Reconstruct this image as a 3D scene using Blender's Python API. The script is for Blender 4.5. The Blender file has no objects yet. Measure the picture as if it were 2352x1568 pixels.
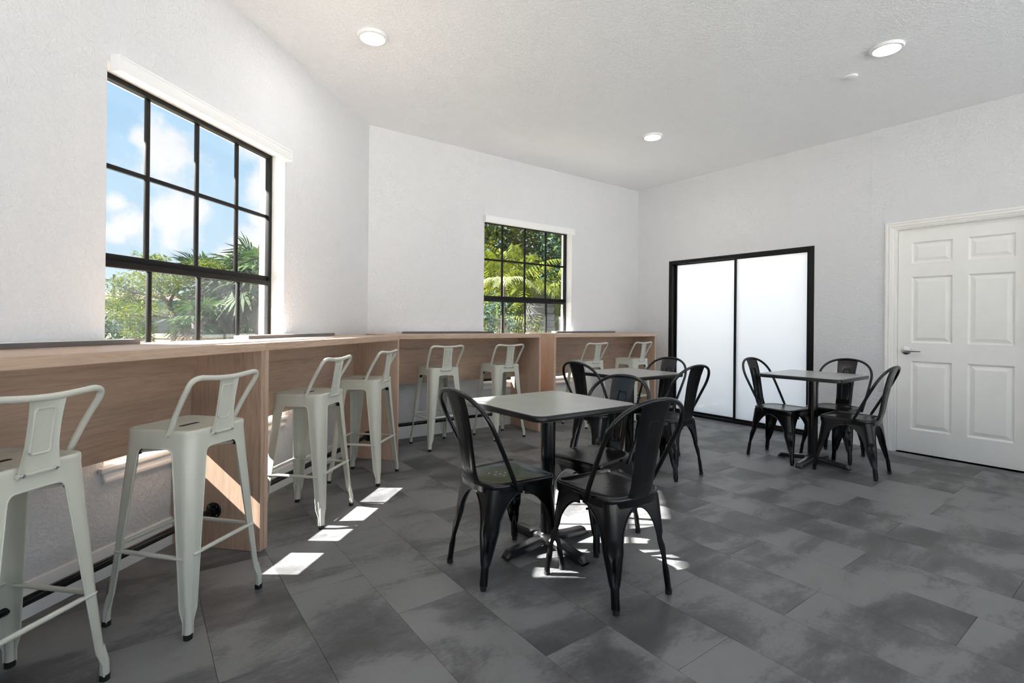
import bpy, bmesh, math, random
from mathutils import Vector, Matrix
R = math.radians
scene = bpy.context.scene
col = scene.collection
random.seed(7)

# ------------------------------------------------------------------ camera
FPX, VP, ROLL, CH = 1165.5, 742.75, R(0.5364), 1.185
cam_d = bpy.data.cameras.new('camera')
cam_d.sensor_fit = 'HORIZONTAL'; cam_d.sensor_width = 36.0
cam_d.lens = 36.0 * FPX / 2352.0
cam_d.shift_y = -(784.0 - VP) / 2352.0
cam_d.clip_start = 0.02; cam_d.clip_end = 500
cam = bpy.data.objects.new('camera', cam_d); col.objects.link(cam)
cam.matrix_world = Matrix.Translation((0, 0, CH)) @ Matrix.Rotation(R(90), 4, 'X') @ Matrix.Rotation(ROLL, 4, 'Z')
scene.camera = cam

# ------------------------------------------------------------------ world, sun, exposure
SKY_STRENGTH = 0.70
SUN_STRENGTH = 30.0
LAMP_STRENGTH = 66.0
sun_d = bpy.data.lights.new('sun', 'SUN'); sun_d.energy = SUN_STRENGTH; sun_d.angle = R(0.53)
sun_d.color = (1.0, 0.97, 0.92)
sun = bpy.data.objects.new('sun', sun_d); col.objects.link(sun)
sun.rotation_euler = Vector((1.0, 0.0, -0.750)).to_track_quat('-Z', 'Y').to_euler()
sun.location = (-8, 3, 9)
vs = scene.view_settings
vs.view_transform = 'Standard'; vs.look = 'None'; vs.gamma = 1.0; vs.use_curve_mapping = False
vs.exposure = 0.6
scene.cycles.max_bounces = 10; scene.cycles.diffuse_bounces = 7; scene.cycles.transparent_max_bounces = 16
scene.cycles.sample_clamp_indirect = 6.0

def ray_dir(u, v):
    a2, b2 = u - 1176, VP - v
    c, s = math.cos(ROLL), math.sin(ROLL)
    return Vector(((a2 * c - b2 * s) / FPX, 1.0, (a2 * s + b2 * c) / FPX)).normalized()

def build_world():
    w = bpy.data.worlds.new('sky'); scene.world = w; w.use_nodes = True
    nt = w.node_tree; N = nt.nodes; L = nt.links; N.clear()
    out = N.new('ShaderNodeOutputWorld'); bg = N.new('ShaderNodeBackground'); bg.inputs['Strength'].default_value = SKY_STRENGTH
    L.new(bg.outputs[0], out.inputs[0])
    tc = N.new('ShaderNodeTexCoord')
    nrm = N.new('ShaderNodeVectorMath'); nrm.operation = 'NORMALIZE'; L.new(tc.outputs['Generated'], nrm.inputs[0])
    sep = N.new('ShaderNodeSeparateXYZ'); L.new(nrm.outputs[0], sep.inputs[0])
    ramp = N.new('ShaderNodeValToRGB'); L.new(sep.outputs['Z'], ramp.inputs[0])
    e = ramp.color_ramp.elements
    e[0].position = 0.0; e[0].color = (0.70, 0.83, 0.93, 1)
    e[1].position = 0.9; e[1].color = (0.20, 0.45, 0.88, 1)
    m = e.new(0.22); m.color = (0.55, 0.77, 0.96, 1)
    m = e.new(0.45); m.color = (0.36, 0.63, 0.95, 1)
    def noise(scale, detail, rough, src):
        n = N.new('ShaderNodeTexNoise'); n.inputs['Scale'].default_value = scale; n.inputs['Detail'].default_value = detail
        n.inputs['Roughness'].default_value = rough; L.new(src, n.inputs['Vector']); return n
    def mth(op, a, b=None, clamp=False):
        x = N.new('ShaderNodeMath'); x.operation = op; x.use_clamp = clamp
        for i, q in enumerate((a, b)):
            if q is None: continue
            if isinstance(q, (int, float)): x.inputs[i].default_value = q
            else: L.new(q, x.inputs[i])
        return x.outputs[0]
    puff = noise(16, 9, 0.62, nrm.outputs[0])
    puffv = mth('SUBTRACT', puff.outputs[0], 0.5)
    # cumulus heaps, as directions on the sky dome (centre, angular radius)
    dens = None
    for u, v, s in ((372, 335, .058), (325, 318, .034), (395, 500, .070), (318, 512, .050), (455, 480, .045), (262, 465, .028),
                    (265, 536, .026), (596, 436, .050), (585, 570, .058), (530, 590, .028), (594, 498, .026)):
        d = ray_dir(u, v)
        ds = N.new('ShaderNodeVectorMath'); ds.operation = 'DISTANCE'; L.new(nrm.outputs[0], ds.inputs[0]); ds.inputs[1].default_value = d
        q = mth('SUBTRACT', 1.0, mth('DIVIDE', ds.outputs['Value'], s * .86))
        dens = q if dens is None else mth('MAXIMUM', dens, q)
    # the same broken cloud over the rest of the dome
    mp = N.new('ShaderNodeMapping'); mp.inputs['Scale'].default_value = (1, 1, 1.8); mp.inputs['Location'].default_value = (3.1, 0.4, 1.7)
    L.new(nrm.outputs[0], mp.inputs[0])
    big = noise(2.6, 3, 0.5, mp.outputs[0])
    gen = mth('MULTIPLY', mth('SUBTRACT', big.outputs[0], 0.58), 5.0)
    dens = mth('MAXIMUM', dens, gen)
    dens = mth('ADD', mth('MAXIMUM', dens, -1.0), mth('MULTIPLY', puffv, 2.6))
    cr = N.new('ShaderNodeMapRange'); cr.interpolation_type = 'SMOOTHSTEP'
    cr.inputs['From Min'].default_value = -0.05; cr.inputs['From Max'].default_value = 0.75
    L.new(dens, cr.inputs['Value'])
    mix = N.new('ShaderNodeMix'); mix.data_type = 'RGBA'
    L.new(cr.outputs[0], mix.inputs['Factor']); L.new(ramp.outputs[0], mix.inputs['A']); mix.inputs['B'].default_value = (0.98, 0.98, 1.0, 1)
    L.new(mix.outputs['Result'], bg.inputs['Color'])
build_world()

# ------------------------------------------------------------------ materials
MATS = {}
class NT:
    def __init__(s, name):
        s.m = bpy.data.materials.new(name); s.m.use_nodes = True; s.t = s.m.node_tree; s.N = s.t.nodes; s.L = s.t.links
        s.p = s.N['Principled BSDF']; s.out = s.N['Material Output']; MATS[name] = s.m
    def new(s, t): return s.N.new('ShaderNode' + t)
    def link(s, a, b): s.L.new(a, b)
    def coord(s, kind='Object', scale=(1, 1, 1), loc=(0, 0, 0), rot=(0, 0, 0)):
        tc = s.new('TexCoord'); mp = s.new('Mapping'); s.link(tc.outputs[kind], mp.inputs[0])
        mp.inputs['Scale'].default_value = scale; mp.inputs['Location'].default_value = loc; mp.inputs['Rotation'].default_value = rot
        return mp.outputs[0]
    def noise(s, vec, scale, detail=3, rough=.5, dist=0, dim='3D'):
        n = s.new('TexNoise'); n.noise_dimensions = dim
        n.inputs['Scale'].default_value = scale; n.inputs['Detail'].default_value = detail; n.inputs['Roughness'].default_value = rough; n.inputs['Distortion'].default_value = dist
        if vec is not None: s.link(vec, n.inputs['Vector'])
        return n
    def ramp(s, fac, stops):
        r = s.new('ValToRGB'); e = r.color_ramp.elements
        while len(e) < len(stops): e.new(.5)
        for q, (p, c) in zip(e, stops): q.position = p; q.color = (*c, 1)
        s.link(fac, r.inputs[0]); return r.outputs[0]
    def math(s, op, a, b=None, clamp=False):
        x = s.new('Math'); x.operation = op; x.use_clamp = clamp
        for i, q in enumerate((a, b)):
            if q is None: continue
            if isinstance(q, (int, float)): x.inputs[i].default_value = q
            else: s.link(q, x.inputs[i])
        return x.outputs[0]
    def mix(s, fac, a, b):
        x = s.new('Mix'); x.data_type = 'RGBA'
        for k, q in (('Factor', fac), ('A', a), ('B', b)):
            if isinstance(q, (int, float)): x.inputs[k].default_value = q
            elif isinstance(q, tuple): x.inputs[k].default_value = (*q, 1)
            else: s.link(q, x.inputs[k])
        return x.outputs['Result']
    def bump(s, h, strength, dist):
        b = s.new('Bump'); b.inputs['Strength'].default_value = strength; b.inputs['Distance'].default_value = dist
        s.link(h, b.inputs['Height']); s.link(b.outputs[0], s.p.inputs['Normal'])
    def schlick(s, f0):
        lw = s.new('LayerWeight'); lw.inputs['Blend'].default_value = .5
        return s.math('ADD', f0, s.math('MULTIPLY', s.math('POWER', lw.outputs['Facing'], 5.), 1 - f0))
    def set(s, **k):
        for a, v in k.items():
            i = s.p.inputs[a.replace('_', ' ')]
            i.default_value = (*v, 1) if isinstance(v, tuple) and len(v) == 3 else v
        return s

def simple(name, color, rough=.5, metal=0., spec=.5, coat=0., vary=.04, bump=0.):
    n = NT(name); n.set(Roughness=rough, Metallic=metal); n.p.inputs['Specular IOR Level'].default_value = spec
    n.p.inputs['Coat Weight'].default_value = coat; n.p.inputs['Coat Roughness'].default_value = .12
    c = n.coord(); q = n.noise(c, 9, 4, .55)
    lo = tuple(max(0, x * (1 - vary)) for x in color); hi = tuple(min(1, x * (1 + vary)) for x in color)
    n.link(n.ramp(q.outputs[0], [(.3, lo), (.7, hi)]), n.p.inputs['Base Color'])
    if bump:
        b = n.noise(c, 260, 2); n.bump(b.outputs[0], bump, .002)
    return n.m

def mat_wall(name, color, depth, scale=38, strength=.55):
    n = NT(name); n.set(Roughness=.85, Base_Color=color); n.p.inputs['Specular IOR Level'].default_value = .25
    c = n.coord('Object')
    a = n.noise(c, scale, 5, .55, .8); b = n.noise(c, 6, 2)
    v = n.ramp(a.outputs[0], [(.42, (0, 0, 0)), (.60, (1, 1, 1))])
    n.bump(v, strength, depth)
    lo = tuple(x * .985 for x in color)
    n.link(n.ramp(b.outputs[0], [(.3, lo), (.7, color)]), n.p.inputs['Base Color'])
    return n.m
mat_wall('wall_paint', (.735, .735, .745), .004)
mat_wall('ceiling_paint', (.95, .95, .96), .004, 42, .65)
simple('trim_paint', (.82, .82, .81), .45, vary=.01)
simple('door_paint', (.88, .865, .83), .5, vary=.015, bump=.08)
simple('casing_paint', (.86, .84, .81), .5, vary=.015)
simple('black_metal', (.003, .003, .0034), .22, spec=.5, coat=0.)
simple('black_paint', (.006, .0055, .0055), .5, spec=.25)
simple('cream_metal', (.58, .58, .505), .36, spec=.5, coat=.15, vary=.015)
simple('rubber', (.01, .01, .01), .7)
simple('chrome', (.75, .75, .76), .22, metal=1.)
simple('bolt', (.55, .55, .56), .28, metal=1.)
simple('table_laminate', (.36, .36, .362), .27, spec=.8)
simple('table_edge', (.008, .008, .008), .3)
simple('cast_iron', (.01, .01, .011), .3, coat=.3)
simple('grey_alu', (.17, .165, .165), .42, metal=.35)
simple('plastic_white', (.85, .85, .85), .4, vary=.005)
simple('lamp_ring', (.82, .82, .82), .4, vary=.005)
simple('stucco_out', (.62, .60, .57), .9, vary=.06, bump=.3)
simple('slot_dark', (.02, .02, .02), .8)
simple('silver_track', (.45, .44, .42), .35, metal=.7)

def mat_wood(name, axis, light=1.0):
    n = NT(name); n.set(Roughness=.48); n.p.inputs['Specular IOR Level'].default_value = .4
    oi = n.new('ObjectInfo')
    st = [9., 9., 9.]; st[axis] = .55
    tc = n.new('TexCoord'); mp = n.new('Mapping'); n.link(tc.outputs['Object'], mp.inputs[0]); mp.inputs['Scale'].default_value = st
    cb = n.new('CombineXYZ'); sc = n.math('MULTIPLY', oi.outputs['Random'], 37.); 
    for i in range(3): n.link(sc, cb.inputs[i])
    ad = n.new('VectorMath'); ad.operation = 'ADD'; n.link(mp.outputs[0], ad.inputs[0]); n.link(cb.outputs[0], ad.inputs[1])
    v = ad.outputs[0]
    big = n.noise(v, .9, 3, .5, 1.4)
    rings = n.math('FRACT', n.math('MULTIPLY', big.outputs[0], 9.0))
    rings = n.math('ABSOLUTE', n.math('SUBTRACT', rings, .5))
    fine = n.noise(v, 14, 6, .7)
    broad = n.noise(v, .35, 2, .5)
    g = n.math('ADD', n.math('MULTIPLY', rings, .28), n.math('MULTIPLY', fine.outputs[0], .75))
    g = n.math('ADD', g, n.math('MULTIPLY', broad.outputs[0], .62))
    k = light
    c = n.ramp(g, [(.42, (.31 * k, .195 * k, .135 * k)), (.68, (.49 * k, .340 * k, .250 * k)), (.98, (.60 * k, .44 * k, .335 * k))])
    n.link(c, n.p.inputs['Base Color'])
    n.bump(fine.outputs[0], .12, .002)
    return n.m
for i, a in enumerate('xyz'): mat_wood('oak_' + a, i)

def mat_tile():
    n = NT('floor_tile'); n.p.inputs['Specular IOR Level'].default_value = .45
    oi = n.new('ObjectInfo')
    tc = n.new('TexCoord'); mp = n.new('Mapping'); n.link(tc.outputs['Object'], mp.inputs[0]); mp.inputs['Scale'].default_value = (1.0, 2.0, 1.0)
    cb = n.new('CombineXYZ'); n.link(n.math('MULTIPLY', oi.outputs['Random'], 61.), cb.inputs[0]); n.link(n.math('MULTIPLY', oi.outputs['Random'], 143.), cb.inputs[1])
    ad = n.new('VectorMath'); ad.operation = 'ADD'; n.link(mp.outputs[0], ad.inputs[0]); n.link(cb.outputs[0], ad.inputs[1]); v = ad.outputs[0]
    cl = n.noise(v, 1.5, 9, .60, .4); fi = n.noise(v, 34, 6, .7); sp = n.noise(tc.outputs['Object'], 330, 2, .6)
    g = n.math('ADD', cl.outputs[0], n.math('MULTIPLY', n.math('SUBTRACT', fi.outputs[0], .5), .22))
    g = n.math('ADD', g, n.math('MULTIPLY', n.math('SUBTRACT', oi.outputs['Random'], .5), .10))
    c = n.ramp(g, [(.36, (.064, .064, .066)), (.46, (.106, .106, .109)), (.53, (.176, .176, .179)), (.75, (.205, .205, .208))])
    c2 = n.mix(n.ramp(sp.outputs[0], [(.60, (0, 0, 0)), (.75, (.35, .35, .35))]), c, (.05, .05, .05))
    n.link(c2, n.p.inputs['Base Color'])
    n.link(n.math('ADD', .36, n.math('MULTIPLY', fi.outputs[0], .18)), n.p.inputs['Roughness'])
    n.bump(sp.outputs[0], .18, .0012)
mat_tile()
simple('subfloor', (.03, .03, .03), .8)
simple('bounce_concrete', (.80, .78, .75), .9, vary=.1, bump=.2)  # kept very pale so the added paving bounces sunlight indoors

def mat_glass(name, haze):
    n = NT(name); N = n.N
    n.N.remove(n.p)
    tr = n.new('BsdfTransparent'); tr.inputs[0].default_value = (.97, .98, .98, 1)
    gl = n.new('BsdfGlossy'); gl.inputs['Roughness'].default_value = .01; gl.inputs['Color'].default_value = (1, 1, 1, 1)
    fr = n.math('MULTIPLY', n.schlick(.04), .5)
    m = n.new('MixShader'); n.link(fr, m.inputs[0]); n.link(tr.outputs[0], m.inputs[1]); n.link(gl.outputs[0], m.inputs[2])
    last = m.outputs[0]
    if haze:
        c = n.coord('Object', (6, 6, 2.5)); q = n.noise(c, 1.3, 6, .65)
        df = n.new('BsdfTranslucent'); df.inputs[0].default_value = (.85, .9, .95, 1)
        m2 = n.new('MixShader'); n.link(n.math('MULTIPLY', n.ramp(q.outputs[0], [(.35, (.15, .15, .15)), (.75, (1, 1, 1))]), haze), m2.inputs[0])
        n.link(last, m2.inputs[1]); n.link(df.outputs[0], m2.inputs[2]); last = m2.outputs[0]
    n.link(last, n.out.inputs['Surface'])
mat_glass('glass', .003); mat_glass('glass_dusty', .010)

def mat_frosted():
    n = NT('frosted_white'); n.N.remove(n.p)
    tl = n.new('BsdfTranslucent'); tl.inputs[0].default_value = (.97, .97, .97, 1)
    df = n.new('BsdfDiffuse'); df.inputs[0].default_value = (.95, .95, .95, 1)
    c = n.coord('Object', (1, 1, 1)); q = n.noise(c, 2, 2)
    a = n.new('MixShader'); a.inputs[0].default_value = .38
    n.link(tl.outputs[0], a.inputs[1]); n.link(df.outputs[0], a.inputs[2])
    gl = n.new('BsdfGlossy'); gl.inputs['Roughness'].default_value = .03
    fr = n.schlick(.03)
    b = n.new('MixShader'); n.link(n.math('MULTIPLY', fr, n.math('ADD', .9, n.math('MULTIPLY', q.outputs[0], .1))), b.inputs[0]); n.link(a.outputs[0], b.inputs[1]); n.link(gl.outputs[0], b.inputs[2])
    n.link(b.outputs[0], n.out.inputs['Surface'])
mat_frosted()

def mat_emit(name, color, strength):
    n = NT(name); n.N.remove(n.p)
    e = n.new('Emission'); e.inputs['Strength'].default_value = strength
    c = n.coord(); q = n.noise(c, 4, 1)
    n.link(n.ramp(q.outputs[0], [(.2, tuple(x * .99 for x in color)), (.8, color)]), e.inputs['Color'])
    n.link(e.outputs[0], n.out.inputs['Surface'])
mat_emit('lamp_glow', (1.0, .985, .96), LAMP_STRENGTH)

def mat_leaf(name, c1, c2, trans=.35, rough=.5):
    n = NT(name); n.set(Roughness=.75); n.p.inputs['Specular IOR Level'].default_value = .2
    c = n.coord('Object'); q = n.noise(c, 7, 4, .6)
    cc = n.ramp(q.outputs[0], [(.35, c1), (.65, c2)])
    n.link(cc, n.p.inputs['Base Color'])
    tl = n.new('BsdfTranslucent'); n.link(cc, tl.inputs[0])
    m = n.new('MixShader'); m.inputs[0].default_value = trans; n.link(n.p.outputs[0], m.inputs[1]); n.link(tl.outputs[0], m.inputs[2])
    n.link(m.outputs[0], n.out.inputs['Surface'])
mat_leaf('leaf_feather', (.036, .085, .008), (.150, .155, .006))
mat_leaf('leaf_fan', (.016, .046, .010), (.050, .080, .018), .25)
mat_leaf('leaf_areca', (.055, .095, .006), (.155, .155, .008), .4)
mat_leaf('leaf_pale', (.24, .28, .13), (.36, .38, .22), .4)
mat_leaf('leaf_dark', (.018, .045, .018), (.045, .09, .03), .2)
mat_leaf('leaf_blue', (.040, .085, .070), (.09, .15, .13), .25)
simple('bark', (.060, .045, .035), .9, vary=.3, bump=.4)
simple('bark_grey', (.06, .06, .058), .9, vary=.35, bump=.6)
simple('dead_frond', (.06, .045, .026), .9, vary=.3)
simple('grass', (.40, .375, .32), .95, vary=.12, bump=.3)
simple('lawn', (.060, .062, .026), .95, vary=.35, bump=.4)
simple('paint_white_out', (.13, .13, .132), .6, vary=.03)
simple('paint_teal', (.02, .16, .20), .6)
simple('roof_brown', (.075, .035, .025), .8, vary=.2)
simple('paint_red', (.20, .02, .02), .6)
simple('paint_green', (.05, .30, .03), .6)
simple('fence_wood', (.085, .065, .050), .9, vary=.25, bump=.3)

# ------------------------------------------------------------------ mesh helpers
class MB:
    def __init__(s): s.v = []; s.f = []
    def add(s, verts, faces):
        o = len(s.v); s.v += [tuple(p) for p in verts]; s.f += [tuple(i + o for i in f) for f in faces]; return s
    def box(s, lo, hi):
        x0, y0, z0 = lo; x1, y1, z1 = hi
        return s.add([(x0, y0, z0), (x1, y0, z0), (x1, y1, z0), (x0, y1, z0), (x0, y0, z1), (x1, y0, z1), (x1, y1, z1), (x0, y1, z1)],
                     [(0, 3, 2, 1), (4, 5, 6, 7), (0, 1, 5, 4), (1, 2, 6, 5), (2, 3, 7, 6), (3, 0, 4, 7)])
    def loft(s, rings, closed=True, caps=True):
        n = len(rings[0]); vs_ = [p for r in rings for p in r]; fs = []
        m = n if closed else n - 1
        for i in range(len(rings) - 1):
            for j in range(m):
                a = i * n + j; b = i * n + (j + 1) % n
                fs.append((a, b, b + n, a + n))
        if caps and closed:
            fs.append(tuple(range(n - 1, -1, -1))); k = (len(rings) - 1) * n; fs.append(tuple(range(k, k + n)))
        return s.add(vs_, fs)
    def tube(s, path, r, n=10, closed=False, flat=None):
        P = [Vector(p) for p in path]; m = len(P); rings = []
        rr = r if isinstance(r, (list, tuple)) else [r] * m
        up = None
        for i in range(m):
            if closed: t = P[(i + 1) % m] - P[i - 1]
            else: t = P[min(i + 1, m - 1)] - P[max(i - 1, 0)]
            t.normalize()
            if up is None:
                up = Vector((0, 0, 1)) if abs(t.z) < .9 else Vector((0, 1, 0))
            a = t.cross(up)
            if a.length < 1e-5: a = t.orthogonal()
            a.normalize(); b = a.cross(t).normalized(); up = b
            fl = 1.0 if flat is None else flat[i]
            rings.append([P[i] + (a * math.cos(2 * math.pi * k / n) + b * math.sin(2 * math.pi * k / n) * fl) * rr[i] for k in range(n)])
        if closed: rings.append(rings[0]); return s.loft(rings, True, False)
        return s.loft(rings)
    def lathe(s, prof, n=24, c=(0, 0, 0)):
        rings = [[(c[0] + r * math.cos(2 * math.pi * k / n), c[1] + r * math.sin(2 * math.pi * k / n), c[2] + z) for k in range(n)] for r, z in prof]
        return s.loft(rings)
    def prism(s, outline, z0, z1):
        return s.loft([[(x, y, z0) for x, y in outline], [(x, y, z1) for x, y in outline]])
    def xform(s, M):
        s.v = [tuple(M @ Vector(p)) for p in s.v]; return s
    def mesh(s, name, mat, bevel=0., segs=2, angle=35, fix=True):
        me = bpy.data.meshes.new(name); me.from_pydata(s.v, [], s.f)
        bm = bmesh.new(); bm.from_mesh(me)
        if fix: bmesh.ops.recalc_face_normals(bm, faces=bm.faces)
        if bevel:
            ed = [e for e in bm.edges if len(e.link_faces) == 2 and e.calc_face_angle(0) > R(50)]
            bmesh.ops.bevel(bm, geom=ed, offset=bevel, segments=segs, affect='EDGES', profile=.5, clamp_overlap=True)
        bm.to_mesh(me); bm.free()
        me.polygons.foreach_set('use_smooth', [True] * len(me.polygons))
        me.set_sharp_from_angle(angle=R(angle))
        me.materials.append(MATS[mat]); return me
    def build(s, name, mat, parent=None, **k):
        o = bpy.data.objects.new(name, s.mesh(name, mat, **k)); col.objects.link(o); o.parent = parent; return o

def tag(o, label=None, cat=None, group=None, kind=None):
    if label: o['label'] = label
    if cat: o['category'] = cat
    if group: o['group'] = group
    if kind: o['kind'] = kind
    return o
def empty(name, loc=(0, 0, 0), rz=0.):
    o = bpy.data.objects.new(name, None); col.objects.link(o); o.location = loc; o.rotation_euler = (0, 0, rz); o.empty_display_size = .1; return o
def inst(name, me, parent, loc=(0, 0, 0), rz=0.):
    o = bpy.data.objects.new(name, me); col.objects.link(o); o.parent = parent; o.location = loc; o.rotation_euler = (0, 0, rz); return o
def copy_tree(o, parent=None):
    c = o.copy(); col.objects.link(c); c.parent = parent
    for ch in list(o.children): copy_tree(ch, c)
    return c
def rrect(hx, hy, r, n=6, cx=0, cy=0):
    pts = []
    for sx, sy, a0 in ((1, 1, 0), (-1, 1, 90), (-1, -1, 180), (1, -1, 270)):
        for k in range(n + 1):
            a = R(a0 + 90 * k / n); pts.append((cx + sx * (hx - r) + r * math.cos(a), cy + sy * (hy - r) + r * math.sin(a)))
    return pts
def bez(p0, p1, p2, p3, n):
    p0, p1, p2, p3 = map(Vector, (p0, p1, p2, p3)); out = []
    for i in range(n + 1):
        t = i / n; out.append(p0 * (1 - t) ** 3 + p1 * 3 * t * (1 - t) ** 2 + p2 * 3 * t * t * (1 - t) + p3 * t ** 3)
    return out

# ------------------------------------------------------------------ room shell
AL, AB = R(9.84), R(53.45); AR = AB + math.pi / 2
LB, BR = Vector((-1.412, 4.962)), Vector((1.8135, 7.353)); ZC = 3.116
U = lambda a: Vector((math.sin(a), math.cos(a)))
Nn = lambda a: Vector((math.cos(a), -math.sin(a)))
uL, nL, uB, nB, uR, nR = U(AL), Nn(AL), U(AB), Nn(AB), U(AR), Nn(AR)
LEN_B = (BR - LB).length
R_END = 6.5
RE = BR + uR * R_END
t_ = (RE.x - LB.x + (LB.y - RE.y) * uL.x / uL.y) / (uB.x - uB.y * uL.x / uL.y)
LE = RE - uB * t_
L_BEG = -(LB - LE).length
TH = .20
ROOM = [LB, BR, RE, LE]

def wall(name, P0, ang, y0, y1, holes, mat='wall_paint', e0=0., e1=0.):
    """local frame: +Y along the wall, +X into the room, front face at x=0"""
    ys = sorted({y0, y1, *[h[0] for h in holes], *[h[1] for h in holes]})
    zs = sorted({0., ZC, *[h[2] for h in holes], *[h[3] for h in holes]})
    mb = MB(); hole = lambda y, z: any(a < y < b and c < z < d for a, b, c, d in holes)
    for i in range(len(ys) - 1):
        for j in range(len(zs) - 1):
            if hole((ys[i] + ys[i + 1]) / 2, (zs[j] + zs[j + 1]) / 2): continue
            a, b, c, d = ys[i], ys[i + 1], zs[j], zs[j + 1]
            mb.add([(0, a, c), (0, b, c), (0, b, d), (0, a, d)], [(0, 1, 2, 3)])
            a2 = a - e0 if i == 0 else a; b2 = b + e1 if i == len(ys) - 2 else b
            mb.add([(-TH, a2, c), (-TH, b2, c), (-TH, b2, d), (-TH, a2, d)], [(3, 2, 1, 0)])
    for a, b, c, d in holes:
        mb.add([(0, a, c), (0, b, c), (0, b, d), (0, a, d), (-TH, a, c), (-TH, b, c), (-TH, b, d), (-TH, a, d)],
               [(0, 1, 5, 4), (1, 2, 6, 5), (2, 3, 7, 6), (3, 0, 4, 7)])
    mb.add([(0, y0, 0), (0, y1, 0), (0, y1, ZC), (0, y0, ZC), (-TH, y0 - e0, 0), (-TH, y1 + e1, 0), (-TH, y1 + e1, ZC), (-TH, y0 - e0, ZC)],
           [(0, 4, 5, 1), (1, 5, 6, 2), (2, 6, 7, 3), (3, 7, 4, 0)])
    bmw = MB(); bmw.v = mb.v; bmw.f = mb.f
    me = bpy.data.meshes.new(name); me.from_pydata(mb.v, [], mb.f)
    bm = bmesh.new(); bm.from_mesh(me); bmesh.ops.remove_doubles(bm, verts=bm.verts, dist=1e-5); bmesh.ops.recalc_face_normals(bm, faces=bm.faces); bm.to_mesh(me); bm.free()
    me.materials.append(MATS[mat])
    o = bpy.data.objects.new(name, me); col.objects.link(o); o.location = (P0.x, P0.y, 0); o.rotation_euler = (0, 0, -ang)
    return tag(o, kind='structure')

WZ0, WZ1 = .505, 2.375
WL = (-2.672, -1.337); WB = (1.355, 2.712)
SL = (.54, 2.385, 0., 2.05); DR = (3.085, 4.075, 0., 2.135)
wall('wall_left', LB, AL, L_BEG, 0, [(WL[0], WL[1], WZ0, WZ1)], e1=TH * math.tan((AB - AL) / 2))
wall('wall_back', LB, AB, 0, LEN_B, [(WB[0], WB[1], WZ0, WZ1)], e0=TH * math.tan((AB - AL) / 2), e1=TH)
wall('wall_right', BR, AR, 0, R_END, [SL, DR], e0=TH, e1=TH)
LEN_F = (RE - LE).length; AF = AR + math.pi / 2
ADDED_OPENINGS = [(.5 + 2.45 * k, 2.8 + 2.45 * k, .08, 2.92) for k in range(4)]  # invented openings behind the camera, for extra daylight on the ceiling
wall('wall_front', RE, AF, 0, LEN_F, ADDED_OPENINGS, e0=TH, e1=0)
seam = MB().box((-.004, 2.903, 2.19), (.0035, 2.908, ZC)); seam.build('trim_3', 'wall_paint'); tag(bpy.data.objects['trim_3'], kind='structure')
o = bpy.data.objects['trim_3']; o.location = (BR.x, BR.y, 0); o.rotation_euler = (0, 0, -AR)

cxy = sum(ROOM, Vector((0, 0))) / 4
grow = [p + (p - cxy).normalized() * .30 for p in ROOM]
tag(MB().prism([(p.x, p.y) for p in grow], ZC, ZC + .22).build('ceiling', 'ceiling_paint'), kind='structure')
# flat roof with a deep eave over the window walls
def offset_poly(offs):
    out = []
    for i in range(4):
        a, b = (ROOM[i - 1], ROOM[i], offs[i - 1]), (ROOM[i], ROOM[(i + 1) % 4], offs[i])
        pl = []
        for p, q, o_ in (a, b):
            d = (q - p).normalized(); n_ = Vector((-d.y, d.x)); pl.append((p + n_ * o_, d))
        (p1, d1), (p2, d2) = pl; cr = d1.x * d2.y - d1.y * d2.x; w_ = p2 - p1
        out.append(p1 + d1 * ((w_.x * d2.y - w_.y * d2.x) / cr))
    return out
EAVE = offset_poly([1.75, .45, .45, 1.75])
tag(MB().prism([(p.x, p.y) for p in EAVE], 3.345, 3.52).build('roof', 'stucco_out', bevel=.01), kind='structure')
floor = tag(MB().prism([(p.x, p.y) for p in grow], -.20, -.006).build('floor', 'subfloor'), kind='structure')

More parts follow.
